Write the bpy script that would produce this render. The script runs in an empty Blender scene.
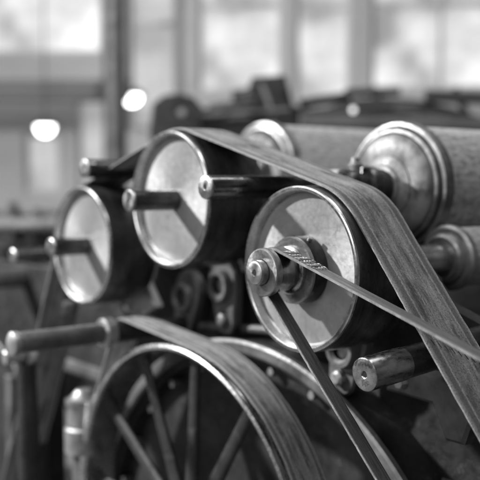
import bpy, bmesh, math, random
from mathutils import Vector, Matrix, noise
random.seed(7)
PI = math.pi
S = bpy.context.scene
COL = S.collection

# ------------------------------------------------------------------ camera
CAM = Vector((-1.076, -1.190, 1.151))
TH, PT = math.radians(51.5), math.radians(-3.5)
FWD = Vector((math.cos(TH)*math.cos(PT), math.sin(TH)*math.cos(PT), math.sin(PT)))
RGT = Vector((math.sin(TH), -math.cos(TH), 0))
UPV = RGT.cross(FWD)
cd = bpy.data.cameras.new('camera'); cam = bpy.data.objects.new('camera', cd); COL.objects.link(cam)
cam.matrix_world = Matrix((( RGT.x, UPV.x, -FWD.x, CAM.x), (RGT.y, UPV.y, -FWD.y, CAM.y),
                           (RGT.z, UPV.z, -FWD.z, CAM.z), (0, 0, 0, 1)))
cd.sensor_width = 36; cd.lens = 67.5; cd.clip_start = 0.05; cd.clip_end = 100
cd.dof.use_dof = True; cd.dof.focus_distance = 1.46; cd.dof.aperture_fstop = 2.3
S.camera = cam
def at(px, py, d):                       # point seen at a pixel of the 480 px photo, at depth d
    return CAM + FWD*d + RGT*((px-240)*d/900) + UPV*((240-py)*d/900)

# ------------------------------------------------------------------ world and lamps
W = bpy.data.worlds.new('World'); S.world = W; W.use_nodes = True
nt = W.node_tree; nt.nodes.clear()
tc = nt.nodes.new('ShaderNodeTexCoord'); sp = nt.nodes.new('ShaderNodeSeparateXYZ')
mr = nt.nodes.new('ShaderNodeMapRange'); cr = nt.nodes.new('ShaderNodeValToRGB')
bg = nt.nodes.new('ShaderNodeBackground'); wo = nt.nodes.new('ShaderNodeOutputWorld')
nt.links.new(tc.outputs['Generated'], sp.inputs[0]); nt.links.new(sp.outputs['Z'], mr.inputs['Value'])
mr.inputs['From Min'].default_value = -1; nt.links.new(mr.outputs[0], cr.inputs[0])
e = cr.color_ramp.elements
e[0].position = 0.30; e[0].color = (.03, .03, .03, 1); e[1].position = 0.85; e[1].color = (.75, .75, .75, 1)
q = cr.color_ramp.elements.new(.5); q.color = (.16, .16, .16, 1)
nt.links.new(cr.outputs[0], bg.inputs[0]); bg.inputs[1].default_value = 0.34
nt.links.new(bg.outputs[0], wo.inputs[0])

def HALL(u, w, z): return Vector((CAM.x, CAM.y, 0))+Vector((math.sin(TH), -math.cos(TH), 0))*u+Vector((math.cos(TH), math.sin(TH), 0))*w+Vector((0, 0, z))
def area(name, loc, target, sx, sy, power):
    l = bpy.data.lights.new(name, 'AREA'); l.shape = 'RECTANGLE'; l.size = sx; l.size_y = sy; l.energy = power
    o = bpy.data.objects.new(name, l); COL.objects.link(o); o.location = loc
    d = Vector(target)-Vector(loc); o.rotation_euler = d.to_track_quat('-Z', 'Y').to_euler()
    return o
kd = Vector((-1, 1.15, .85)).normalized()
area('key_window_light', Vector((0, .2, 1.05))+kd*5.2, (0, .2, 1.05), .24, .24, 560)
area('side_fill_light', (-2.6, -.6, 2.4), (0, .3, 1), 1.0, 1.6, 24)  # unseen fill lamp added at the side for soft light and metal streaks
area('wall_fill_light', HALL(-1.0, 6.2, 3.6), HALL(-.6, 9, 1.5), 2.5, .8, 20)  # lamp added only to brighten the end wall
area('overhead_streak_light', (.6, -.4, 3.3), (.2, .2, 1), 2.4, .5, 22)  # strip lamp added overhead for streak highlights along the shafts
S.view_settings.view_transform = 'Standard'; S.view_settings.look = 'None'
S.view_settings.exposure = 0.2; S.view_settings.gamma = 1
S.cycles.use_denoising = True

# ------------------------------------------------------------------ materials
def mat(name, c0, c1, r0=.4, r1=.6, metal=0., scale=8., stretch=(1, 1, 1), bump=.1, bscale=60., uv=False,
        spots=0., spotc=.02, spotscale=30., turned=0., turnscale=260., detail=6., coat=0., lo=.35, hi=.65, aniso=0.):
    m = bpy.data.materials.new(name); m.use_nodes = True
    t = m.node_tree; N = t.nodes; L = t.links; b = N['Principled BSDF']
    tc = N.new('ShaderNodeTexCoord'); mp = N.new('ShaderNodeMapping')
    mp.inputs['Scale'].default_value = stretch
    L.new(tc.outputs['UV' if uv else 'Object'], mp.inputs[0])
    n1 = N.new('ShaderNodeTexNoise'); n1.inputs['Scale'].default_value = scale; n1.inputs['Detail'].default_value = detail
    n1.inputs['Roughness'].default_value = .62
    L.new(mp.outputs[0], n1.inputs['Vector'])
    r = N.new('ShaderNodeMapRange'); r.inputs['From Min'].default_value = lo; r.inputs['From Max'].default_value = hi
    L.new(n1.outputs['Fac'], r.inputs['Value'])
    mx = N.new('ShaderNodeMix'); mx.data_type = 'RGBA'
    mx.inputs['A'].default_value = (c0, c0, c0, 1); mx.inputs['B'].default_value = (c1, c1, c1, 1)
    L.new(r.outputs[0], mx.inputs['Factor'])
    colr = mx.outputs['Result']
    rr = N.new('ShaderNodeMapRange'); rr.inputs['To Min'].default_value = r0; rr.inputs['To Max'].default_value = r1
    n2 = N.new('ShaderNodeTexNoise'); n2.inputs['Scale'].default_value = bscale; n2.inputs['Detail'].default_value = 5
    L.new(mp.outputs[0], n2.inputs['Vector'])
    rr.inputs['From Min'].default_value = .3; rr.inputs['From Max'].default_value = .7
    L.new(n2.outputs['Fac'], rr.inputs['Value']); L.new(rr.outputs[0], b.inputs['Roughness'])
    if spots:
        n3 = N.new('ShaderNodeTexNoise'); n3.inputs['Scale'].default_value = spotscale; n3.inputs['Detail'].default_value = 8
        n3.inputs['Roughness'].default_value = .75
        L.new(tc.outputs['Object'], n3.inputs['Vector'])
        r3 = N.new('ShaderNodeMapRange'); r3.inputs['From Min'].default_value = .56; r3.inputs['From Max'].default_value = .68
        r3.inputs['To Max'].default_value = spots
        L.new(n3.outputs['Fac'], r3.inputs['Value'])
        m2 = N.new('ShaderNodeMix'); m2.data_type = 'RGBA'; m2.inputs['B'].default_value = (spotc, spotc, spotc, 1)
        L.new(r3.outputs[0], m2.inputs['Factor']); L.new(colr, m2.inputs['A']); colr = m2.outputs['Result']
    L.new(colr, b.inputs['Base Color'])
    b.inputs['Metallic'].default_value = metal
    if coat: b.inputs['Coat Weight'].default_value = coat; b.inputs['Coat Roughness'].default_value = .15
    if aniso:
        tg = N.new('ShaderNodeTangent'); tg.direction_type = 'RADIAL'; tg.axis = 'X'; L.new(tg.outputs[0], b.inputs['Tangent']); b.inputs['Anisotropic'].default_value = aniso
    h = n2.outputs['Fac']
    if turned:                            # fine concentric lathe marks about the x axis
        wv = N.new('ShaderNodeTexWave'); wv.wave_type = 'RINGS'; wv.rings_direction = 'X'
        wv.inputs['Scale'].default_value = turnscale; wv.inputs['Distortion'].default_value = .6
        wv.inputs['Detail'].default_value = 3
        L.new(tc.outputs['Object'], wv.inputs['Vector'])
        ma = N.new('ShaderNodeMath'); ma.operation = 'MULTIPLY_ADD'; ma.inputs[1].default_value = turned
        L.new(wv.outputs['Fac'], ma.inputs[0]); L.new(n2.outputs['Fac'], ma.inputs[2]); h = ma.outputs[0]
    if bump:
        bp = N.new('ShaderNodeBump'); bp.inputs['Strength'].default_value = bump; bp.inputs['Distance'].default_value = .002
        L.new(h, bp.inputs['Height']); L.new(bp.outputs[0], b.inputs['Normal'])
    return m
def glass(name, lo, hi):
    m = emit(name, 1, 1); t = m.node_tree; N = t.nodes; b = N['Principled BSDF']
    tc = N.new('ShaderNodeTexCoord'); n = N.new('ShaderNodeTexNoise'); n.inputs['Scale'].default_value = 1.6; n.inputs['Detail'].default_value = 3
    r = N.new('ShaderNodeMapRange'); r.inputs['From Min'].default_value = .35; r.inputs['From Max'].default_value = .65
    r.inputs['To Min'].default_value = lo; r.inputs['To Max'].default_value = hi
    t.links.new(tc.outputs['Object'], n.inputs['Vector']); t.links.new(n.outputs['Fac'], r.inputs['Value']); t.links.new(r.outputs[0], b.inputs['Emission Strength'])
    return m
def emit(name, c, s):
    m = bpy.data.materials.new(name); m.use_nodes = True; b = m.node_tree.nodes['Principled BSDF']
    b.inputs['Base Color'].default_value = (.1, .1, .1, 1)
    b.inputs['Emission Color'].default_value = (c, c, c, 1); b.inputs['Emission Strength'].default_value = s
    return m
M = {}
M['steel'] = mat('polished_steel', .22, .46, .20, .38, 1, 40, (.5, 1, 1), .12, 160, spots=.5, spotc=.10, spotscale=60)
M['sleeve'] = mat('dark_polished_steel', .09, .24, .14, .32, 1, 34, (.5, 1, 1), .12, 170, spots=.6, spotc=.45, spotscale=110)
M['face'] = mat('turned_steel_face', .20, .46, .26, .42, .9, 22, bump=.12, bscale=200, turned=.25, turnscale=420, spots=.7, spotc=.10, spotscale=70, aniso=.6)
M['web'] = mat('pulley_web_metal', .25, .45, .36, .50, .60, 6, bump=.14, bscale=110, spots=.6, spotc=.09, spotscale=20, detail=11, lo=.32, hi=.68, aniso=.45)
M['drum'] = mat('polished_drum_steel', .14, .34, .14, .28, 1, 30, (2, 1, 1), .06, 120, spots=.5, spotc=.04, spotscale=60)
M['hole'] = mat('hole_shade_black', .003, .006, .9, 1, 0, 8, bump=0)
M['rim'] = mat('pulley_rim_metal', .42, .66, .20, .30, 1, 24, bump=.05, bscale=140, spots=.35, spotc=.2, spotscale=26)
M['dark_shaft'] = mat('oily_dark_steel', .03, .09, .20, .42, .8, 22, (.6, 1, 1), .14, 120, spots=.5, spotc=.22, spotscale=90)
M['tread'] = mat('blackened_tread', .05, .14, .22, .40, .7, 12, (4, 1, 1), .08, 90, spots=.35, spotc=.16, spotscale=26)
M['hub'] = mat('blackened_hub', .02, .07, .25, .42, .8, 18, bump=.08, bscale=90)
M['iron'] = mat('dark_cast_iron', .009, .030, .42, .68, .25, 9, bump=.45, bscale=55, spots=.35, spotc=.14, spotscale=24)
M['iron2'] = mat('grey_cast_iron', .06, .17, .38, .62, .4, 10, bump=.4, bscale=70, spots=.55, spotc=.03, spotscale=26)
M['worn'] = mat('worn_bright_iron', .22, .45, .3, .5, .7, 14, bump=.25, bscale=70, spots=.7, spotc=.05, spotscale=22)
M['ring'] = mat('tarnished_ring', .10, .26, .36, .55, .7, 16, bump=.3, bscale=70, spots=.8, spotc=.03, spotscale=18)
M['dome'] = mat('worn_dome_metal', .05, .26, .46, .66, .4, 11, bump=.4, bscale=60, spots=.9, spotc=.03, spotscale=14, detail=9, lo=.38, hi=.62)
M['cloth'] = mat('card_clothing', .24, .56, .5, .8, .3, 90, (.5, 1, 1), 1., 520, spots=.5, spotc=.34, spotscale=14, detail=9)
M['floor'] = mat('concrete_floor', .09, .17, .6, .8, 0, 3, bump=.15, bscale=30, spots=.4, spotc=.08, spotscale=5)
M['wall'] = mat('plastered_wall', .50, .62, .8, .95, 0, 1.2, bump=.15, bscale=20)
M['walldark'] = mat('dark_painted_wall', .16, .24, .7, .9, 0, 1.2, bump=.15, bscale=20)
M['ceil'] = mat('white_ceiling', .72, .82, .8, .95, 0, 1., bump=.1, bscale=10)
M['pillar'] = mat('painted_pillar', .60, .72, .5, .7, 0, 1., bump=.1, bscale=10)
M['beam'] = mat('dark_beam', .05, .10, .5, .7, .2, 4, bump=.2, bscale=20)
M['pane'] = glass('lit_window_pane', .26, 1.0)
M['pane2'] = glass('hazy_window_pane', .28, .62)
M['bulb'] = emit('lit_lamp_globe', 1, 9)
M['glint'] = emit('glowing_bolt_glint', 1, 1.6)

def belt_mat(name, base, light, dark, bscale=1.):
    """leather: long grain along the belt (u in metres), worn pale edges, darker centre, greasy patches"""
    m = bpy.data.materials.new(name); m.use_nodes = True
    t = m.node_tree; N = t.nodes; L = t.links; b = N['Principled BSDF']
    tc = N.new('ShaderNodeTexCoord'); sx = N.new('ShaderNodeSeparateXYZ'); L.new(tc.outputs['UV'], sx.inputs[0])
    def nz(sc, st, det=8, rough=.65):
        mp = N.new('ShaderNodeMapping'); mp.inputs['Scale'].default_value = st; L.new(tc.outputs['UV'], mp.inputs[0])
        n = N.new('ShaderNodeTexNoise'); n.inputs['Scale'].default_value = sc; n.inputs['Detail'].default_value = det
        n.inputs['Roughness'].default_value = rough; L.new(mp.outputs[0], n.inputs['Vector']); return n.outputs['Fac']
    def rng(x, a, bb, c=0., d=1.):
        r = N.new('ShaderNodeMapRange'); r.inputs['From Min'].default_value = a; r.inputs['From Max'].default_value = bb
        r.inputs['To Min'].default_value = c; r.inputs['To Max'].default_value = d; L.new(x, r.inputs['Value']); return r.outputs[0]
    def mix(a, bb, f):
        x = N.new('ShaderNodeMix'); x.data_type = 'RGBA'
        for k, v in (('A', a), ('B', bb)):
            if isinstance(v, float): x.inputs[k].default_value = (v, v, v, 1)
            else: L.new(v, x.inputs[k])
        if isinstance(f, float): x.inputs['Factor'].default_value = f
        else: L.new(f, x.inputs['Factor'])
        return x.outputs['Result']
    streak = nz(1.6, (1.4, 4.2, 1), 9, .7); patch = nz(9., (1, .55, 1), 9); grain = nz(300., (1, .13, 1), 5, .8); speck = nz(90., (1, .2, 1), 6, .8); fine = nz(34., (1.1, 1.6, 1), 9, .75)
    c = mix(base, light, rng(streak, .38, .66))
    c = mix(c, dark, rng(patch, .46, .62, 0., .85))
    c = mix(c, light*1.3, rng(nz(26., (1, .35, 1), 9, .8), .52, .64, 0., .6))
    c = mix(c, light*1.25, rng(fine, .56, .74, 0., .7))
    # |v-.5| -> worn edges
    ab = N.new('ShaderNodeMath'); ab.operation = 'SUBTRACT'; L.new(sx.outputs['Y'], ab.inputs[0]); ab.inputs[1].default_value = .5
    a2 = N.new('ShaderNodeMath'); a2.operation = 'ABSOLUTE'; L.new(ab.outputs[0], a2.inputs[0])
    wob = N.new('ShaderNodeMath'); wob.operation = 'MULTIPLY_ADD'; wob.inputs[1].default_value = .035
    L.new(fine, wob.inputs[0]); L.new(a2.outputs[0], wob.inputs[2])
    c = mix(c, light*1.2, rng(wob.outputs[0], .315, .335, 0., .55))
    c = mix(c, dark, rng(wob.outputs[0], .345, .365, 0., .7))
    c = mix(c, light*1.3, rng(wob.outputs[0], .44, .50, 0., .7))
    c = mix(c, dark*.5, rng(grain, .50, .60, 0., .7))
    c = mix(c, light*1.5, rng(speck, .58, .70, 0., .5))
    c = mix(c, dark*.5, rng(nz(60., (1, .22, 1), 6, .8), .57, .68, 0., .6))
    L.new(c, b.inputs['Base Color'])
    b.inputs['Specular IOR Level'].default_value = .45
    L.new(rng(patch, .35, .65, .46, .66), b.inputs['Roughness'])
    ad = N.new('ShaderNodeMath'); ad.operation = 'MULTIPLY_ADD'; ad.inputs[1].default_value = .6
    L.new(fine, ad.inputs[0]); L.new(grain, ad.inputs[2])
    bp = N.new('ShaderNodeBump'); bp.inputs['Strength'].default_value = .35*bscale; bp.inputs['Distance'].default_value = .0015
    L.new(ad.outputs[0], bp.inputs['Height']); L.new(bp.outputs[0], b.inputs['Normal'])
    return m
M['leather'] = belt_mat('worn_leather', .18, .42, .035, 3.5)
M['leather2'] = belt_mat('dusty_leather', .23, .48, .04, 3.5)
M['leather3'] = belt_mat('thin_leather', .05, .14, .02, 2.)
M['cut_edge'] = mat('pale_cut_leather_edge', .10, .24, .5, .7, 0, 60, bump=.5, bscale=400)

# ------------------------------------------------------------------ mesh helpers
class MB:
    def __init__(self): self.bm = bmesh.new(); self.uv = self.bm.loops.layers.uv.new('UVMap')
    def lathe(self, prof, c=(0, 0, 0), seg=96, axis=None, closed=False):
        """prof: (x, r) pairs revolved about the x axis (or about 'axis')"""
        c = Vector(c); q = Vector((1, 0, 0)).rotation_difference(Vector(axis)) if axis is not None else None
        rings = []
        for x, r in prof:
            if r < 1e-6:
                p = Vector((x, 0, 0)); p = q @ p if q else p
                rings.append([self.bm.verts.new(c+p)])
            else:
                ring = []
                for i in range(seg):
                    a = 2*PI*i/seg; p = Vector((x, r*math.cos(a), r*math.sin(a)))
                    if q: p = q @ p
                    ring.append(self.bm.verts.new(c+p))
                rings.append(ring)
        pairs = list(zip(rings, rings[1:]))
        if closed: pairs.append((rings[-1], rings[0]))
        for a, b in pairs:
            if len(a) == 1 and len(b) == 1: continue
            for i in range(seg):
                j = (i+1) % seg
                if len(a) == 1: f = (a[0], b[j], b[i])
                elif len(b) == 1: f = (a[i], a[j], b[0])
                else: f = (a[i], a[j], b[j], b[i])
                self.bm.faces.new(f)
        return self
    def cyl(self, p0, p1, r0, r1=None, seg=32, ch=.0):
        p0, p1 = Vector(p0), Vector(p1); d = p1-p0; L = d.length; r1 = r0 if r1 is None else r1
        ch = min(ch or min(r0, r1)*.08, L*.3)
        return self.lathe([(0, 0), (0, r0-ch), (ch, r0), (L-ch, r1), (L, r1-ch), (L, 0)], p0, seg, d.normalized())
    def box(self, x0, x1, y0, y1, z0, z1, ch=.004, rot=None, c=None):
        v = bmesh.ops.create_cube(self.bm, size=1)['verts']
        for w in v: w.co = Vector((x0+(w.co.x+.5)*(x1-x0), y0+(w.co.y+.5)*(y1-y0), z0+(w.co.z+.5)*(z1-z0)))
        if ch:
            ed = list({e for w in v for e in w.link_edges})
            r = bmesh.ops.bevel(self.bm, geom=ed, offset=ch, segments=2, affect='EDGES', profile=.5)
            v = list({w for f in r['faces'] for w in f.verts} | {w for w in v if w.is_valid})
        if rot is not None: bmesh.ops.rotate(self.bm, verts=v, cent=Vector(c), matrix=rot)
        return self
    def prism(self, pts, x0, x1, ch=.004, holes=None):
        """outline in the y-z plane, extruded along x with a chamfer on both faces"""
        n = len(pts); area_ = sum(pts[i][0]*pts[(i+1) % n][1]-pts[(i+1) % n][0]*pts[i][1] for i in range(n))
        if area_ < 0: pts = pts[::-1]
        ins = []
        for i in range(n):
            p, a, b = Vector(pts[i]), Vector(pts[i-1]), Vector(pts[(i+1) % n])
            d1 = (p-a).normalized(); d2 = (b-p).normalized(); t = (d1+d2)
            t = t.normalized() if t.length > 1e-5 else d1
            nn = Vector((-t.y, t.x)); k = ch/max(.35, nn.dot(Vector((-d1.y, d1.x))))
            ins.append(p+nn*k)
        R = []
        for x, P in ((x0, ins), (x0+ch, pts), (x1-ch, pts), (x1, ins)):
            R.append([self.bm.verts.new((x, p[0], p[1])) for p in P])
        for a, b in zip(R, R[1:]):
            for i in range(n):
                j = (i+1) % n; self.bm.faces.new((a[i], b[i], b[j], a[j]))
        self.bm.faces.new(R[0]); self.bm.faces.new(R[-1][::-1])
        return self
    def build(self, name, m, parent=None, loc=(0, 0, 0), sharp=32, shift=None):
        if shift: bmesh.ops.translate(self.bm, verts=self.bm.verts, vec=Vector(shift))
        bmesh.ops.recalc_face_normals(self.bm, faces=self.bm.faces)
        for f in self.bm.faces: f.smooth = True
        for e_ in self.bm.edges:
            if len(e_.link_faces) == 2 and e_.calc_face_angle(0) > math.radians(sharp): e_.smooth = False
        me = bpy.data.meshes.new(name); self.bm.to_mesh(me); self.bm.free()
        me.materials.append(M[m] if isinstance(m, str) else m)
        o = bpy.data.objects.new(name, me); COL.objects.link(o); o.location = loc
        if parent: o.parent = parent
        return o
def tag(o, label=None, cat=None, group=None, kind=None):
    if label: o['label'] = label
    if cat: o['category'] = cat
    if group: o['group'] = group
    if kind: o['kind'] = kind
    return o
def thing(name, loc, label, cat, group=None):
    o = bpy.data.objects.new(name, None); COL.objects.link(o); o.location = loc; o.empty_display_size = .05
    return tag(o, label, cat, group)
def arc(cx, cy, r, a0, a1, n):
    return [(cx+r*math.cos(a0+(a1-a0)*i/n), cy+r*math.sin(a0+(a1-a0)*i/n)) for i in range(n+1)]

# ------------------------------------------------------------------ the setting
FZ = -.2
MB().box(-6, 16, -6, 16, FZ-.1, FZ, 0).build('floor', 'floor')['kind'] = 'structure'

# hall axes: u to the camera's right, w away from it (both level)
HU = Vector((math.sin(TH), -math.cos(TH), 0)); HW = Vector((math.cos(TH), math.sin(TH), 0))
HROT = Matrix((HU, HW, Vector((0, 0, 1)))).transposed()
def hbox(mb, u0, u1, w0, w1, z0, z1, ch=.01):      # box in hall axes, origin below the camera
    v0 = set(mb.bm.verts); mb.box(u0, u1, w0, w1, z0, z1, ch)
    for v in mb.bm.verts:
        if v not in v0:
            v.co = HROT @ v.co + Vector((CAM.x, CAM.y, 0))
    return mb
def zpx(y, d): return CAM.z + d*(185-y)/900
def upx(x, d): return (x-240)*d/900
D = 9.0
# end wall of the hall, built as masonry round its window openings
OPEN = [(-2.15, -1.80, 1.08, 1.66), (-1.62, -1.32, 1.0, 2.02), (-2.7, -1.36, 2.45, 3.8), (-1.10, -.62, 1.7, 3.8), (-.42, .42, 2.08, 3.8), (.55, 1.10, 2.0, 3.8), (1.3, 2.7, 2.1, 3.8)]
wl = MB(); xs = sorted({-6, 6} | {o[0] for o in OPEN} | {o[1] for o in OPEN})
for a, b in zip(xs, xs[1:]):
    zs = sorted([FZ, 4.4] + [z for o in OPEN if o[0] <= a and b <= o[1] for z in (o[2], o[3])])
    for k in range(0, len(zs), 2): hbox(wl, a, b, D, D+.25, zs[k], zs[k+1], 0)
o = wl.build('end_wall', 'wall'); tag(o, 'plastered end wall of the hall, blurred far behind the machine', 'wall')
def window(i, op, label, pm):
    c = HROT @ Vector(((op[0]+op[1])/2, D+.1, op[2])) + Vector((CAM.x, CAM.y, 0))
    t = thing('window', c, label, 'window', 'windows in the end wall')
    a, b, z0, z1 = op
    m = hbox(MB(), a, b, D+.12, D+.13, z0, z1, 0); m.build('pane', pm, t, shift=-c)
    m = MB(); nv = max(1, round((b-a)/.9)); nh = max(1, round((z1-z0)/1.1))
    for k in range(nv+1):
        u = a+.02+(b-a-.04)*k/nv; hbox(m, u-.02, u+.02, D+.06, D+.11, z0, z1, .004)
    for k in range(nh+1):
        z = z0+.02+(z1-z0-.04)*k/nh; hbox(m, a, b, D+.065, D+.105, z-.02, z+.02, .004)
    m.build('glazing_bars', 'pillar', t, shift=-c)
window(0, OPEN[0], 'small blurred window low on the far left, under a hanging lamp', 'pane2')
window(1, OPEN[1], 'pale upright window between the two bright lamps', 'pane2')
window(6, OPEN[6], 'bright high window at the upper right corner', 'pane')
window(2, OPEN[2], 'broad high window at the upper left above the lamps', 'pane')
window(3, OPEN[3], 'narrow tall window between the higher lamp and the dark hand wheel', 'pane2')
window(4, OPEN[4], 'bright high window above the middle pulley', 'pane')
window(5, OPEN[5], 'bright high window above the far roller', 'pane')
hbox(MB(), -6, 6, -3, D+.25, 4.4, 4.5, 0).build('ceiling', 'ceil')['kind'] = 'structure'
for u, z0, w, lab in ((-2.0, FZ, 6.8, 'dark iron column left of the pale upright window'),):
    c = HROT @ Vector((u, w, FZ)) + Vector((CAM.x, CAM.y, 0))
    tag(MB().cyl((0, 0, 0), (0, 0, 4.6), .09, .08, 32).build('iron_column', 'walldark', loc=c), lab.replace('dark', 'dull'), 'column')
c = HROT @ Vector((-1.02, 7.4, FZ)) + Vector((CAM.x, CAM.y, 0))
m = MB(); m.cyl((0, 0, 0), (0, 0, 4.6), .10, .09, 32)
tag(m.build('iron_column', 'iron2', loc=c), 'grey iron column right of the pale upright window', 'column')
o = hbox(MB(), -6, -1.0, 8.2, 8.45, 1.92, 2.10, .01).build('tie_beam', 'walldark'); tag(o, 'dark horizontal beam crossing behind the two lamps at the left', 'beam')
# pendant lamps
def lamp(px, py, d, label):
    p = at(px, py, d); t = thing('pendant_lamp', p, label, 'lamp', 'lit pendant lamps')
    MB().lathe([(-.078, 0), (-.069, .038), (-.038, .070), (0, .080), (.038, .070), (.060, .04), (.066, .0)], (0, 0, 0), 32, (0, 0, 1)).build('globe', 'bulb', t)
    MB().lathe([(.065, .035), (.07, .06), (.03, .12), (.005, .135), (.005, .13), (.028, .115), (.062, .058)], (0, 0, 0), 40, (0, 0, 1), closed=True).build('lamp_shade', 'iron2', t)
    MB().cyl((0, 0, .05), (0, 0, 4.4-p.z), .006, seg=10).build('cord', 'iron', t)
lamp(45, 127, 8.0, 'lit pendant lamp hanging at the far left, lower of the two')
lamp(132, 97, 8.3, 'lit pendant lamp hanging above the left pulleys, higher of the two')

# second machine, far behind
c = at(330, 120, 4.6); c.z = FZ
t = thing('textile_machine', c, 'dark textile machine standing out of focus behind the rollers', 'machine')
def hb(name, mt, *a, ch=.01):
    return hbox(MB(), *a, ch).build(name, mt, t, shift=-c)
ol = [(150, 128), (153, 104), (164, 96), (180, 94), (194, 98), (204, 110), (222, 107), (244, 98), (252, 78), (285, 76), (293, 106), (318, 111), (345, 101), (380, 98), (420, 101), (450, 108), (480, 117), (600, 132), (600, 560), (150, 560)]
m = MB(); m.prism([(upx(x, 4.6), zpx(y, 4.6)) for x, y in ol][::-1], 0, .9, .012)
for v in m.bm.verts: v.co = HROT @ Vector((v.co.y, 4.6+v.co.x, v.co.z)) + Vector((CAM.x, CAM.y, 0))
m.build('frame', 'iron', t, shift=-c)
def rod(name, mt, x0, y0, x1, y1, d, r, par=t, sh=None):
    a, b = at(x0, y0, d), at(x1, y1, d)
    return MB().cyl(a-c, b-c, r, seg=32).build(name, mt, par)
rod('roller', 'iron', 200, 120, 262, 108, 4.4, .05)

rod('roller', 'beam', 300, 124, 540, 128, 4.4, .05)
rod('shaft', 'iron2', 200, 116, 290, 110, 4.25, .012)
for k in range(4): rod('rib_roller', 'iron2' if k % 2 else 'beam', 203+2*k, 122-5*k, 250+2*k, 117-6*k, 4.35, .011)
rod('pipe', 'iron2', 262, 82, 275, 116, 4.5, .016); rod('pipe', 'beam', 300, 112, 420, 104, 4.42, .012); rod('pipe', 'iron2', 395, 108, 470, 122, 4.42, .014)
a = at(182, 113, 4.3)-c
MB().lathe([(-.03, .03), (-.03, .075), (.03, .075), (.03, .03)], a, 40, HW, closed=True).build('hand_wheel', 'iron', t)
MB().lathe([(-.04, 0), (-.04, .018), (.04, .018), (.04, 0)], a, 24, HW).build('hub', 'worn', t)
for k, (x0, y0, x1, y1, r_) in enumerate([(425, 96, 560, 100, .035), (345, 93, 400, 91, .022), (232, 96, 262, 92, .03), (455, 88, 470, 124, .02), (372, 88, 380, 104, .02), (300, 104, 350, 96, .025)]):
    rod('pipe', 'iron' if k % 2 else 'beam', x0, y0, x1, y1, 4.75, r_)
c2 = at(20, 230, 5.4); c2.z = FZ
t2 = thing('low_machine', c2, 'low dark machine at the far left edge, blurred behind the farthest pulley', 'machine')
hbox(MB(), upx(-80, 5.4), upx(64, 5.4), 5.4, 6.2, FZ, zpx(238, 5.4), .02).build('body', 'iron', t2, shift=-c2)
hbox(MB(), upx(-80, 5.4), upx(40, 5.4), 5.5, 6.0, zpx(237, 5.4), zpx(214, 5.4), .02).build('hopper', 'beam', t2, shift=-c2)
for x_ in (8, 30, 52): hbox(MB(), upx(x_, 5.4), upx(x_+7, 5.4), 5.35, 5.5, zpx(236, 5.4), zpx(200+x_*.3, 5.4), .01).build('post', 'iron2', t2, shift=-c2)
MB().cyl(at(-40, 226, 5.2)-c2, at(58, 224, 5.3)-c2, .04).build('roller', 'worn', t2)
pl = at(353, 110, 4.25)
tag(MB().lathe([(-.014, 0), (-.010, .010), (0, .014), (.010, .010), (.014, 0)], (0, 0, 0), 24, (0, 0, 1)).build('bolt_glint', 'glint', loc=pl), 'small round glowing bead standing in for a bolt glint on the dark machine at the back', 'lamp')  # added glowing bead, imitates a glint off a bolt

# ------------------------------------------------------------------ carding machine: pulleys, rollers, belts, frame
def belt_pulley(y, z, r, width, shaft_out, shaft_in, label, sr=.0225, hero=False, web=.019):
    t = thing('belt_pulley', (0, y, z), label, 'pulley', 'flat belt pulleys on the roller shafts')
    # rim: rolled lip in front, inner wall back to the web, slightly crowned tread
    lip = .0065
    MB().lathe([(.006, r-.0095), (.0015, r-.0085), (0, r-.0070), (0, r-.003), (.0016, r-.0008), (.005, r), (.0062, r-.001),
                ], seg=160).build('rim', 'rim', t)
    MB().lathe([(web+.004, r-.0125), (.012, r-.0110), (.006, r-.0095)], seg=160).build('inner_wall', 'rim', t)
    MB().lathe([(.0062, r-.001), (.009, r-.0006), (width*.5, r+.0012), (width-.006, r-.0006), (width-.001, r-.003), (width-.001, r-.013),
                (web+.012, r-.017)], seg=160).build('tread', 'tread', t)
    hr = .060 if hero else sr+.002
    MB().lathe([(web+.012, hr-.004), (web+.012, r-.0122), (web+.003, r-.0122), (web, r-.0165), (web-.0005, r*.55), (web, hr-.004)], seg=160).build('web', 'web', t)
    MB().lathe([(width-.03, 0), (width-.03, sr+.028), (web+.02, sr+.03), (web+.02, 0)], seg=64).build('hub', 'hub', t)
    return t

P1 = belt_pulley(0, 1.0, .150, .150, 0, 0, 'nearest pulley, in focus, with a grooved hub pulley and thin belt on its shaft', hero=True)
P2 = belt_pulley(.41, 1.119, .147, .150, 0, 0, 'middle pulley, highest of the three, with a plain shaft through its face')
P3 = belt_pulley(.80, 1.000, .147, .135, 0, 0, 'farthest left pulley, most blurred, with a plain shaft through its face')
for P, tip in ((P2, -.099), (P3, -.082)):
    MB().lathe([(tip+.005, 0), (tip+.005, .0221), (.42, .0221), (.42, 0)], seg=64).build('shaft', 'dark_shaft', P)
    MB().lathe([(tip+.004, 0), (tip+.004, .0035), (tip, .0055), (tip, .0200), (tip+.0015, .0220), (tip+.004, .0226), (tip+.006, .0226), (tip+.006, 0)], seg=64).build('shaft_end', 'face', P)
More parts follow.
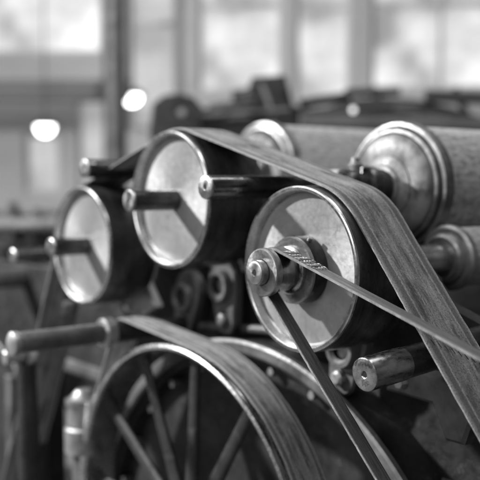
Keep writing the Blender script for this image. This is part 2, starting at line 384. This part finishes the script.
# hub assembly of the nearest pulley
MB().lathe([(.018, .056), (.018, .0615), (-.004, .0615), (-.010, .0600)], seg=128).build('hub_drum', 'hub', P1)
MB().lathe([(-.010, .0600), (-.014, .0598), (-.0165, .0578), (-.0172, .044), (-.016, .036), (-.008, .036), (-.008, .0598)], seg=128, closed=True).build('hub_flange', 'face', P1)
MB().lathe([(-.016, .041), (-.0185, .0425), (-.023, .0425), (-.0245, .0405), (-.0252, .0355)], seg=128).build('groove_flange', 'steel', P1)
MB().lathe([(-.016, .0352), (-.0245, .0354), (-.046, .0362), (-.066, .0354), (-.070, .0352)], seg=128).build('groove_drum', 'drum', P1)
MB().lathe([(-.067, .035), (-.0675, .0400), (-.069, .0416), (-.0715, .0422), (-.0805, .0422), (-.0825, .0408), (-.0830, .0385), (-.0826, .0230), (-.0800, .0222), (-.0800, .0215)], seg=128).build('front_flange', 'face', P1)
MB().lathe([(-.062, .0218), (-.0795, .0218), (-.0945, .0216), (-.0975, .0196), (-.0985, .0170), (-.0985, .0062), (-.0970, .0048), (-.0930, .0034), (-.0925, 0)], seg=96).build('shaft_end', 'face', P1)
MB().lathe([(.10, 0), (.10, .0221), (.42, .0221), (.42, 0)], seg=64).build('shaft', 'dark_shaft', P1)

MB().lathe([(0, 0), (0, .0045), (.006, .0045), (.007, .0035), (.007, 0)], (.002, -.030, .053), 20, (0, -.5, .87)).build('set_screw', 'steel', P1)
# carding rollers with domed ends and journal shafts
def hole(par, x, axis=None, r=.0046):
    MB().lathe([(x, 0), (x, r)], seg=24, axis=axis).build('centre_hole_shade', 'hole', par)  # flat black disc paints the shade inside the drilled centre
def roller(y, z, face, r, tip, label, sleeve=.0, length=1.7, sr=.0225, mt='cloth'):
    t = thing('carding_roller', (0, y, z), label, 'roller', 'card clothed rollers of the machine')
    MB().lathe([(face+.035, 0), (face+.035, r-.004), (face+.038, r), (face+length, r), (face+length, 0)], seg=160).build('drum', mt, t)
    # dome with a stepped flange ring behind
    rd = r*.86
    pr = [(face+.02, rd)]+[(face+.010-.020*math.sin(a*PI/2/8), rd-(rd-.072)*(1-math.cos(a*PI/2/8))) for a in range(9)]
    pr += [(face-.010, .070), (face-.013, .068), (face-.014, .052), (face-.018, .046), (face-.024, .044), (face-.026, .040), (face-.026, 0)]
    MB().lathe(pr, seg=128).build('domed_end', 'dome', t)
    MB().lathe([(face+.034, rd-.002), (face+.012, rd-.001), (face+.008, rd+.004), (face+.010, rd+.010), (face+.016, rd+.012), (face+.020, rd+.008),
                (face+.024, rd+.010), (face+.018, r-.001), (face+.020, r+.0065), (face+.028, r+.009), (face+.044, r+.009), (face+.050, r+.002), (face+.040, rd)], seg=160, closed=True).build('flange_ring', 'ring', t)
    MB().lathe([(face-.030, 0), (face-.030, sr+.016), (face-.052, sr+.014), (face-.055, sr+.003), (face-.055, 0)], seg=64).build('collar', 'iron', t)
    s = tip+sleeve; hole(t, tip+.0012)
    MB().lathe([(s, 0), (s, sr-.0004), (face-.04, sr-.0004), (face-.04, 0)], seg=64).build('journal_shaft', 'dark_shaft', t)
    MB().lathe([(tip+.004, 0), (tip+.004, .0030), (tip+.001, .0045), (tip, .0060), (tip, sr-.0025), (tip+.0010, sr-.0008), (tip+.003, sr), (tip+.005, sr), (tip+.005, 0)], seg=64).build('shaft_end', 'face', t)
    MB().lathe([(tip+.0045, 0), (tip+.0045, sr+.0001), (s+.001, sr+.0001), (s+.002, sr-.0006), (s+.002, 0)], seg=64).build('sleeve', 'sleeve', t)
    return t
hole(P2, -.099+.0012); hole(P3, -.082+.0012); hole(P1, -.0972, None, .0046)
R2 = roller(.149, 1.147, .405, .134, -.094, 'large roller at the right with a mottled domed end and ringed flange', sleeve=.078)
R1 = roller(.720, 1.190, .500, .128, -.031, 'large roller behind the belt, its pale domed end above the nearest pulley', sleeve=.02)
def small_roller(y, z, face, r, label):
    t = thing('stripper_roller', (0, y, z), label, 'roller', 'small rollers on the pulley shafts')
    MB().lathe([(face+.05, 0), (face+.05, r), (face+1.7, r), (face+1.7, 0)], seg=96).build('drum', 'cloth', t)
    MB().lathe([(face+.052, 0), (face+.052, r+.004), (face+.044, r+.007), (face+.034, r+.006), (face+.030, r), (face+.030, r-.010), (face+.016, r-.012), (face+.012, r-.018), (face+.018, r-.026), (face+.018, 0)], seg=96).build('end_ring', 'worn', t)
    MB().lathe([(face+.03, 0), (face+.03, .031), (face-.075, .030), (face-.078, .026), (face-.078, 0)], seg=64).build('bushing', 'rim', t)
    return t
small_roller(0, 1.000, .385, .062, 'small roller under the domed roller, its bright bushing beside the wide belt')
small_roller(.41, 1.119, .46, .062, 'small roller on the shaft of the middle pulley, mostly hidden by belts')
small_roller(.80, 1.000, .46, .062, 'small roller on the shaft of the farthest pulley, hidden behind it')

# loose shafts
ax = Vector((1, 0, .075)).normalized()
t = thing('guide_shaft', (-.052, -.216, .853), 'thick shaft end with centre hole, low at the right beneath the thin belt', 'shaft')
MB().lathe([(.004, 0), (.004, .0035), (.001, .0050), (0, .0065), (0, .0245), (.0012, .0268), (.004, .0275), (.088, .0275), (.0895, .0265), (.0895, 0)], seg=96, axis=ax).build('bright_sleeve', 'steel', t)
MB().lathe([(.088, 0), (.088, .0262), (.42, .0262), (.42, 0)], seg=96, axis=ax).build('dark_journal', 'dark_shaft', t)
# stamped strokes on the end face
m = MB()
for y0, z0, y1, z1 in ((.006, -.0095, .001, -.0095), (.0035, -.0095, .003, -.0185), (-.002, -.0105, -.004, -.0185), (-.004, -.0100, -.008, -.0110), (-.0045, -.0145, -.008, -.0150)):
    m.cyl((-.0003, y0, z0), (-.0003, y1, z1), .0004, seg=8)
m.build('stamped_mark', 'iron', t); hole(t, .0016, ax, .0050)

t = thing('guide_shaft', (-.02, 1.16, .955), 'dark shaft end at the far left edge, left of the farthest pulley', 'shaft')
MB().lathe([(0, 0), (0, .016), (.003, .0195), (.008, .0195), (.008, 0)], seg=48).build('shaft_end', 'face', t)
MB().lathe([(.007, 0), (.007, .019), (.5, .019), (.5, 0)], seg=48).build('journal', 'dark_shaft', t)

IY, IZ, IR = .640, .806, .026
t = thing('idler_roller', (0, IY, IZ), 'long idler roller bar at the lower left, collared beside the belt', 'roller')
MB().lathe([(-.255, 0), (-.255, .020), (-.250, .0235), (-.03, .0235), (-.03, 0)], seg=64).build('bar', 'iron2', t)
MB().lathe([(-.262, 0), (-.262, .016), (-.256, .026), (-.244, .026), (-.240, .0235), (-.240, 0)], seg=48).build('end_cap', 'worn', t)
MB().lathe([(-.035, 0), (-.035, .030), (-.030, .034), (-.006, .034), (-.002, .030), (-.002, 0)], seg=64).build('collar', 'worn', t)
MB().lathe([(-.002, 0), (-.002, IR), (.10, IR), (.10, .018), (.24, .018), (.24, 0)], seg=64).build('sleeve', 'iron', t)

# ------------------------------------------------------------------ belts
def tangent(c1, r1, s1, c2, r2, s2):
    Dv = c2-c1; L = Dv.length; k = -(s2*r2-s1*r1)/L; u = Dv/L; v = Vector((-u.y, u.x))
    n = u*k+v*math.sqrt(max(0, 1-k*k)); return c1+n*(s1*r1), c2+n*(s2*r2)
def belt_path(circ, step=.008):
    """circles (y, z, r, s, x): closed loop of points (y, z, x); s=+1 when the loop turns left round the circle"""
    n = len(circ); T = []
    for i in range(n):
        a, b = circ[i], circ[(i+1) % n]
        # here the offset side is the right-hand one for a left turn
        T.append(tangent(Vector(a[:2]), a[2], -a[3], Vector(b[:2]), b[2], -b[3]))
    P = []
    for i in range(n):
        c = circ[i]; cin = T[i-1][1]; cout = T[i][0]; C0 = Vector(c[:2])
        a0 = math.atan2(*(cin-C0).yx); a1 = math.atan2(*(cout-C0).yx)
        if c[3] > 0:
            while a1 < a0: a1 += 2*PI
        else:
            while a1 > a0: a1 -= 2*PI
        k = max(2, int(abs(a1-a0)*c[2]/step))
        for j in range(k): 
            a = a0+(a1-a0)*j/k; P.append((C0.x+c[2]*math.cos(a), C0.y+c[2]*math.sin(a), c[4]))
        p, q_ = T[i]; c2 = circ[(i+1) % n]; k = max(2, int((q_-p).length/.006))
        for j in range(k):
            f = j/k; w = p.lerp(q_, f); P.append((w.x, w.y, c[4]+(c2[4]-c[4])*f))
    return P
def ribbon(name, pts, width, thick, mt, closed=True, wdir=None, wav=.0012, across=13, parent=None, loc=(0, 0, 0), taper=None):
    """pts: 3-D centre points on the inner face; wdir(i): unit width direction; outward = left/right by sign of thick"""
    n = len(pts); bm = bmesh.new(); uvl = bm.loops.layers.uv.new('UVMap'); L = Vector(loc)
    P = [Vector(p) for p in pts]; s = [0.]
    for i in range(1, n): s.append(s[-1]+(P[i]-P[i-1]).length)
    top, bot = [], []
    for i in range(n):
        a = P[i-1] if (closed or i) else P[i]; b = P[(i+1) % n] if (closed or i < n-1) else P[i]
        tn = (b-a).normalized(); w = Vector(wdir(i)) if wdir else Vector((1, 0, 0))
        w = (w-tn*w.dot(tn)).normalized(); nr = tn.cross(w).normalized()
        rt, rb = [], []
        for j in range(across):
            v = j/(across-1); edge = abs(v-.5)*2
            wo = wav*(noise.noise(Vector((s[i]*9, v*.2+3, width*50)))+.5*noise.noise(Vector((s[i]*45, v*.1, 7)))-.7*max(0, noise.noise(Vector((s[i]*85, round(v)*9, 4)))-.35)*(1 if v > .5 else -1)*4)
            off = w*((v-.5)*width+wo*(1 if edge > .8 else .4))
            und = nr*(noise.noise(Vector((s[i]*5, v*2.2, 11)))*wav*.9)
            rnd = thick*(.22 if edge > .99 else 0)
            if edge > .99: off = off*.985
            rt.append(bm.verts.new(P[i]+off+und*1+nr*(thick-rnd)-L)); rb.append(bm.verts.new(P[i]+off+nr*rnd*.9-L))
        top.append(rt); bot.append(rb)
    m_ = n if closed else n-1
    def quad_e(vs, us): quad(vs, us, 1)
    def quad(vs, us, mi=0):
        f = bm.faces.new(vs); f.smooth = True; f.material_index = mi
        for l, u in zip(f.loops, us): l[uvl].uv = u
    for i in range(m_):
        k = (i+1) % n; s0 = s[i]; s1 = s[i+1] if i+1 < n else s[i]+(P[k]-P[i]).length
        for j in range(across-1):
            v0, v1 = j/(across-1), (j+1)/(across-1)
            quad((top[i][j], top[k][j], top[k][j+1], top[i][j+1]), ((s0, v0), (s1, v0), (s1, v1), (s0, v1)))
            quad((bot[i][j+1], bot[k][j+1], bot[k][j], bot[i][j]), ((s0, v1), (s1, v1), (s1, v0), (s0, v0)))
        for j, v in ((0, .02), (across-1, .98)):
            a = (bot[i][j], bot[k][j], top[k][j], top[i][j])
            quad_e(a if j == 0 else a[::-1], ((s0, v), (s1, v), (s1, v+.01), (s0, v+.01)))
    if not closed:
        for q in (0, n-1):
            bm.faces.new(top[q]+bot[q][::-1])
    bmesh.ops.recalc_face_normals(bm, faces=bm.faces)
    for e_ in bm.edges:
        if len(e_.link_faces) == 2 and e_.calc_face_angle(0) > .7: e_.smooth = False
    me = bpy.data.meshes.new(name); bm.to_mesh(me); bm.free(); me.materials.append(M[mt]); me.materials.append(M['cut_edge'])
    o = bpy.data.objects.new(name, me); COL.objects.link(o); o.location = loc
    if parent: o.parent = parent
    return o

# wide belt: drive drum (below right) -> nearest pulley -> middle -> farthest -> floor drum
XB = .081
circ = [(-.843, 0, .12, -1, XB), (0, 1, .1525, -1, XB), (.41, 1.119, .1495, -1, XB), (.80, 1, .1495, -1, XB), (1.36, .0, .10, -1, XB)]
pp = belt_path(circ)
BELT = ribbon('wide_belt', [(x, y, z) for y, z, x in pp], .120, -.0048, 'leather', wav=.0019, loc=(XB, 0, 1))
tag(BELT, 'wide worn leather belt running over the three pulleys and down to the right', 'belt')
q0, q1 = tangent(Vector((-.843, 0)), .12, 1, Vector((0, 1)), .1525, 1); bd = (q0-q1).normalized(); bn = Vector((bd.y, -bd.x)); bn = bn if bn.x < 0 else -bn
m = MB()
for k in range(9):
    f = .245+.055*k/8; x = XB-.046+.092*k/8; a = q1+bd*f+bn*.0052; b = q1+bd*(f+.010)+bn*.0052
    m.cyl((x, a.x, a.y), (x+.002, b.x, b.y), .0011, seg=8)
m.build('stitches', 'iron', BELT, shift=(-XB, 0, -1))
for (y, z, r, lab) in ((-.843, 0, .12, 'drive drum near the floor, low right, turning the wide belt'), (1.36, 0, .10, 'idler drum near the floor under the farthest pulley')):
    t = thing('belt_drum', (XB, y, z), lab, 'drum', 'drums near the floor')
    MB().lathe([(-.08, 0), (-.08, r-.006), (-.074, r), (.074, r), (.08, r-.006), (.08, 0)], seg=96).build('drum', 'tread', t)
    MB().cyl((-.11, 0, 0), (.22, 0, 0), .02).build('shaft', 'steel', t)
    MB().prism([(-.10, FZ), (.10, FZ), (.06, FZ+.02), (.035, .035), (-.035, .035), (-.06, FZ+.02)], .10, .16, .004).build('pedestal', 'iron', t)

# thin belt round the grooved hub pulley to a large pulley at the lower right, out of view
XT = -.045
BP = (-1.138, .323, .362)
pt = belt_path([(BP[0], BP[1], BP[2], -1, XT), (0, 1, .0364, -1, XT)], .004)
t = thing('thin_belt', (XT, 0, 1), 'thin narrow leather belt on the grooved hub pulley, with a metal lacing joint', 'belt')
ribbon('strap', [(x, y, z) for y, z, x in pt], .028, -.0065, 'leather3', wav=.0007, across=9, parent=t, loc=(0, 0, 0)).location = (-XT, 0, -1)
# lacing: rows of small wire staples on the upper run just right of the hub
Pa, Pb = tangent(Vector((BP[0], BP[1])), BP[2], 1, Vector((0, 1)), .0364, 1)
dr = (Pa-Pb).normalized(); nn = Vector((dr.y, -dr.x)); nn = nn if nn.y > 0 else -nn
m = MB(); random.seed(3)
for row in range(6):                       # rows of bent wire hooks clenched into the leather
    for k in range(9):
        if random.random() < .08: continue
        f = .016+.0155*row+(.004 if k % 2 else 0)+random.uniform(-.0007, .0007); x = -.0122+.0244*k/8+random.uniform(-.0004, .0004)
        ln = random.uniform(.0085, .0115); sk = random.uniform(-.0008, .0008)+.0012
        a = Pb+dr*f+nn*.0063; c_ = Pb+dr*(f+ln*.5)+nn*random.uniform(.0076, .0084); b = Pb+dr*(f+ln)+nn*.0063
        m.cyl((XT+x, a.x, a.y), (XT+x+sk*.5, c_.x, c_.y), .00062, seg=6); m.cyl((XT+x+sk*.5, c_.x, c_.y), (XT+x+sk, b.x, b.y), .00062, seg=6)
for f in (.0295, .0605, .0915):
    a = Pb+dr*f+nn*.0072; m.cyl((XT-.0138, a.x, a.y), (XT+.0138, a.x, a.y), .0009, seg=8)
m.build('lacing', 'iron2', t, shift=(-XT, 0, -1))
t = thing('large_pulley', (XT, BP[0], BP[1]), 'large pulley carrying the far end of the thin belt, beyond the lower right corner', 'pulley')
MB().lathe([(-.02, BP[2]-.02), (-.02, BP[2]-.001), (.02, BP[2]-.001), (.02, BP[2]-.02)], seg=128, closed=True).build('rim', 'iron2', t)
m = MB()
for k in range(6):
    a = k*PI/3; m.cyl((0, .04*math.cos(a), .04*math.sin(a)), (0, (BP[2]-.015)*math.cos(a), (BP[2]-.015)*math.sin(a)), .014, .011, 16)
m.build('spokes', 'iron2', t); MB().cyl((-.03, 0, 0), (.14, 0, 0), .05).build('hub', 'iron', t)

# big spoked wheel, lower left, with its own belt
WY, WZ, WR = .396, .382, .423
t = thing('spoked_wheel', (0, WY, WZ), 'big spoked iron wheel at the bottom left with a bright narrow rim', 'wheel')
MB().lathe([(.092, WR-.016), (.014, WR-.014), (.008, WR-.013), (.001, WR-.010), (-.002, WR-.004), (.001, WR+.002), (.007, WR+.004), (.013, WR+.003), (.015, WR-.001), (.092, WR-.001), (.095, WR-.003), (.095, WR-.013)], seg=224, closed=True).build('rim', 'rim', t)
MB().lathe([(-.02, .03), (-.02, .065), (-.01, .075), (.10, .075), (.11, .065), (.11, .03)], seg=64, closed=True).build('hub', 'iron2', t)
MB().cyl((-.09, 0, 0), (.45, 0, 0), .028, seg=48).build('axle', 'steel', t)
for k in range(12):
    m = MB(); a = k*PI/6+.06
    for (r0, r1, w0, w1) in ((.07, WR-.013, .021, .015),):
        v0 = set(m.bm.verts); m.lathe([(r0, 0), (r0, w0), (r0+(r1-r0)*.5, (w0+w1)/2*.95), (r1-.03, w1), (r1, w1*1.5), (r1, 0)], (0, 0, 0), 20)
        for v in m.bm.verts:
            p = v.co; y = p.x; v.co = Vector((.045+p.y*.55, y*math.cos(a)-p.z*math.sin(a), y*math.sin(a)+p.z*math.cos(a)))
    m.build('spoke', 'iron', t)
xw = .057
wp = belt_path([(WY, WZ, WR+.0005, -1, xw), (IY, IZ, IR+.0005, -1, xw), (1.00, .02, .08, -1, xw)])
WB = ribbon('wheel_belt', [(x, y, z) for y, z, x in wp], .082, -.0045, 'leather2', wav=.0012, loc=(xw, WY, WZ))
t = thing('belt_drum', (xw, 1.00, .02), 'small drum near the floor turning the belt of the spoked wheel', 'drum')
MB().lathe([(-.05, 0), (-.05, .076), (-.047, .080), (.05, .080), (.054, .076), (.054, 0)], seg=64).build('drum', 'tread', t)
MB().cyl((-.08, 0, 0), (.2, 0, 0), .015).build('shaft', 'steel', t)
tag(WB, 'grey leather belt over the big spoked wheel and the idler roller', 'belt')

# ------------------------------------------------------------------ frame of the machine
t = thing('machine_frame', (.25, .4, FZ), 'dark cast iron side frame and main cylinder behind the pulleys', 'machine')
org = Vector((.25, .4, FZ))
def fr(mb, name, mt, label=None):
    o = mb.build(name, mt, t, shift=-org)
    if label: o['label'] = label
    return o
# main cylinder with ring
CY, CZ, CR = .339, .158, .651
fr(MB().lathe([(.150, CR-.030), (.146, CR-.024), (.146, CR-.006), (.150, CR), (.162, CR), (.165, CR-.004), (.165, CR-.030)], (0, CY, CZ), 200, closed=True), 'cylinder_ring', 'iron2')
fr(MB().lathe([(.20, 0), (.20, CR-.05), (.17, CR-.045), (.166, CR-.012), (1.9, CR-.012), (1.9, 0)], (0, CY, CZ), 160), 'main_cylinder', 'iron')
for k in range(28):
    m = MB(); a = k*2*PI/28+.1; m.cyl((.176, CY+(CR-.06)*math.cos(a), CZ+(CR-.06)*math.sin(a)), (.204, CY+(CR-.06)*math.cos(a), CZ+(CR-.06)*math.sin(a)), .010, seg=6)
    fr(m, 'cylinder_bolt', 'worn')
# side plate with scalloped top carrying the bearings
top = [(-1.3, .80), (-.55, .86), (-.22, .90), (-.13, .93), (-.08, .985), (.06, .985), (.09, 1.06), (.12, 1.11), (.18, 1.11), (.21, 1.06), (.30, .98), (.345, 1.09), (.475, 1.09), (.52, .98), (.62, .97), (.67, 1.15), (.77, 1.15), (.80, .985), (.86, .97), (.95, .90), (1.4, .88), (2.3, .88)]
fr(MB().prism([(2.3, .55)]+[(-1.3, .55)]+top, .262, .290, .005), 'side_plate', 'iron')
fr(MB().box(.255, .30, -1.3, 2.3, .56, .60, .006), 'rail', 'iron2')
for y in (-1.1, 1.5, 2.2):
    fr(MB().prism([(y-.09, FZ), (y+.09, FZ), (y+.04, FZ+.10), (y+.035, .56), (y-.035, .56), (y-.04, FZ+.10)], .235, .30, .006), 'leg', 'iron')
fr(MB().box(.24, .30, -1.3, 2.3, .0, .05, .006), 'lower_rail', 'iron')
# bearing caps where the shafts cross the plate
def cap(y, z, x0, x1, w, lab=None, mt='iron2', bolt=True):
    m = MB(); pts = [(-w*1.5, -.03), (-w*1.5, .006), (-w, .012)]+[(w*math.cos(a), .006+w*math.sin(a)) for a in [PI-PI*i/14 for i in range(15)]][1:-1]+[(w, .012), (w*1.5, .006), (w*1.5, -.03)]
    m.prism([(y+a, z+b) for a, b in pts], x0, x1, .005)
    o = fr(m, 'bearing_cap', mt, lab)
    if bolt:
        for sg in (-1, 1):
            mm = MB(); mm.lathe([(0, 0), (0, .012), (.010, .012), (.012, .010), (.012, .006), (.024, .006), (.026, .004), (.026, 0)], (x0+.5*(x1-x0), y+sg*w*1.28, z+.006), 6, (0, 0, 1))
            b = mm.build('cap_bolt', 'worn', o, shift=-org)
for y, z in ((0, 1), (.41, 1.119), (.80, 1.0)): cap(y, z, .19, .285, .040)
hs = fr(MB().lathe([(.262, .026), (.262, .034), (.268, .037), (.285, .037), (.289, .034), (.289, .030), (.318, .030), (.322, .041), (.328, .044), (.346, .044), (.352, .040), (.356, .026)], (0, .149, 1.147), 64), 'journal_bearing', 'dark_shaft', 'stepped round journal bearing in front of the domed roller')
fr(MB().lathe([(0, 0), (0, .012), (.014, .012), (.016, .016), (.022, .016), (.024, .010), (.034, .009), (.036, 0)], (.300, .149, 1.174), 24, (0, 0, 1)), 'oil_cup', 'worn')
cap(.72, 1.19, .44, .51, .040)

def bracket(y, z, ang, L, w, x, lab, hole=.021):
    """slotted bracket plate with a raised round boss, standing proud of the side plate"""
    t = thing('bearing_bracket', (x, y, z), lab, 'bracket', 'brackets bolted to the side frame')
    R = Matrix.Rotation(ang, 4, 'X')
    def fin(m, nm, mt):
        bmesh.ops.transform(m.bm, matrix=R, verts=m.bm.verts); return m.build(nm, mt, t)
    out = arc(0, w*.4, w, 0, PI, 14)+arc(0, -L, w*.72, PI, 2*PI, 12)
    fin(MB().prism(out, 0, .028, .005), 'plate', 'iron2')
    fin(MB().lathe([(.0, w*.78), (-.014, w*.74), (-.018, w*.68), (-.018, hole+.006), (-.012, hole), (.002, hole)], seg=64), 'boss', 'iron2')
    fin(MB().lathe([(.001, 0), (.001, hole), (-.006, hole*.8), (-.006, 0)], seg=32), 'bore', 'iron')
    fin(MB().lathe([(0, .017), (-.012, .015), (-.016, .010), (-.017, 0)], (0, 0, -L), 24), 'stud', 'worn')
bracket(.483, .915, math.radians(-6), .080, .052, .20, 'grey bracket with round boss just left of the nearest pulley')
bracket(.634, .872, math.radians(14), .075, .050, .20, 'grey bracket with dark round boss below the middle pulley')
bracket(.058, .828, math.radians(10), .060, .052, .18, 'grey bracket with ringed boss under the nearest pulley')
t = thing('casting', (.20, -.14, .76), 'grey angular casting beneath the thick shaft, in the lower right', 'casting')
MB().prism([(-.24, .02), (-.10, .05), (.02, .055), (.09, .03), (.09, .005), (-.02, .0), (-.05, -.06), (-.09, -.06), (-.11, -.005), (-.24, -.04)], -.02, .02, .006).build('arm', 'iron2', t)
MB().lathe([(-.036, 0), (-.036, .010), (-.028, .012), (-.02, .012), (-.02, 0)], (0, .045, .028), 6).build('bolt', 'worn', t)
tr = MB().prism([(.70, .845), (.775, .935), (.86, .825), (.80, .80)], .155, .185, .006).build('gusset_plate', 'worn', shift=(-.17, -.77, -.86), loc=(.17, .77, .86))
tag(tr, 'pale triangular gusset plate between the farthest and middle pulleys', 'bracket')
gt = thing('gear_wheel', (.20, .245, .885), 'dark toothed gear half hidden between the brackets and the nearest pulley', 'gear')
m = MB(); go = []
for k in range(30):
    for f, r_ in ((0, .068), (.22, .070), (.34, .080), (.60, .080), (.72, .070)):
        a = (k+f)*2*PI/30; go.append((r_*math.cos(a), r_*math.sin(a)))
m.prism(go, 0, .022, .0012); m.build('teeth', 'iron2', gt)
MB().lathe([(-.012, 0), (-.012, .022), (-.008, .026), (.0, .026)], seg=40).build('boss', 'iron', gt)
for k, (y, z) in enumerate([(-.30, .84), (-.22, .84), (.14, .95), (.30, .93), (.56, .84), (.72, .80), (.86, .90), (.93, .83), (1.05, .83), (1.2, .84), (.35, .86), (.14, .80)]):
    fr(MB().lathe([(.246, 0), (.246, .008), (.249, .0105), (.258, .0105), (.258, .015), (.263, .015)], (0, y, z), 6 if k % 2 else 24), 'plate_bolt', 'worn')
rodt0 = [((.225, .98, .90), (.225, .90, .72)), ((.215, .90, .72), (.215, .55, .70)), ((.24, -.1, .88), (.24, .16, .70))]
for p, q in rodt0:
    fr(MB().cyl(p, q, .009, seg=20), 'oil_pipe', 'iron2')
# tie rods and small fittings between the rollers
def rodt(name, p, q, r, mt, lab, cat='rod'):
    p, q = Vector(p), Vector(q); o = MB().cyl((0, 0, 0), q-p, r, seg=32).build(name, mt, loc=p); tag(o, lab, cat)
rodt('tie_rod', (.235, .15, .84), (.235, .62, .80), .010, 'iron2', 'slim rod under the brackets, behind the spoked wheel')
rodt('ball_knob', tuple(at(60, 307, 2.5)), tuple(at(60, 307, 2.5)+Vector((.03, 0, 0))), .026, 'worn', 'small round knob below the farthest pulley', 'knob')

# levers and castings at the lower left
t = thing('upright_lever', tuple(at(22, 400, 2.35)), 'pale upright lever with a rounded head in the lower left corner', 'lever')
o0 = Vector(t.location)
MB().cyl(at(30, 480, 2.35)-o0, at(26, 356, 2.35)-o0, .030, .024, 32).build('arm', 'iron', t)
MB().cyl(at(25, 352, 2.33)-o0, at(34, 350, 2.39)-o0, .034, seg=40).build('head', 'worn', t)
MB().cyl(at(4, 358, 2.30)-o0, at(24, 354, 2.33)-o0, .018, seg=24).build('pin', 'worn', t)
t = thing('oil_cup', tuple(at(84, 412, 2.30)), 'bright rounded casting left of the big spoked wheel', 'fitting')
o0 = Vector(t.location)
MB().lathe([(-.10, 0), (-.10, .05), (-.04, .05), (-.035, .044), (.02, .042), (.024, .048), (.036, .048), (.04, .036), (.058, .02), (.062, 0)], (0, 0, 0), 40, (0, 0, 1)).build('cup', 'worn', t)
MB().cyl((0, 0, -.09), (0, 0, -.5), .03, seg=24).build('stem', 'iron2', t)
t = thing('end_casting', (.10, 1.95, FZ), 'dark ribbed end casting low at the far left edge, behind the upright lever', 'casting')
MB().prism([(-.72, 0), (.9, 0), (.9, .84), (.55, .90), (-.30, .88), (-.52, .80), (-.66, .62)], 0, .05, .006).build('panel', 'iron', t)
for k in range(5): MB().prism([(-.55+.3*k, .05), (-.51+.3*k, .05), (-.51+.3*k, .76), (-.55+.3*k, .76)], -.022, -.001, .005).build('rib', 'iron2', t)
for k in range(6): MB().lathe([(-.014, 0), (-.014, .011), (-.010, .013), (-.001, .013)], (0, -.40+.2*k, .82), 6).build('bolt', 'worn', t)
# low rail casting under the left pulley
c0 = at(-10, 279, 3.0); 
o = MB().cyl((0, 0, 0), at(60, 274, 3.2)-c0, .035, seg=32).build('horizontal_rail', 'iron2', loc=c0); tag(o, 'grey horizontal rail at the far left below the dark shaft end', 'rail')
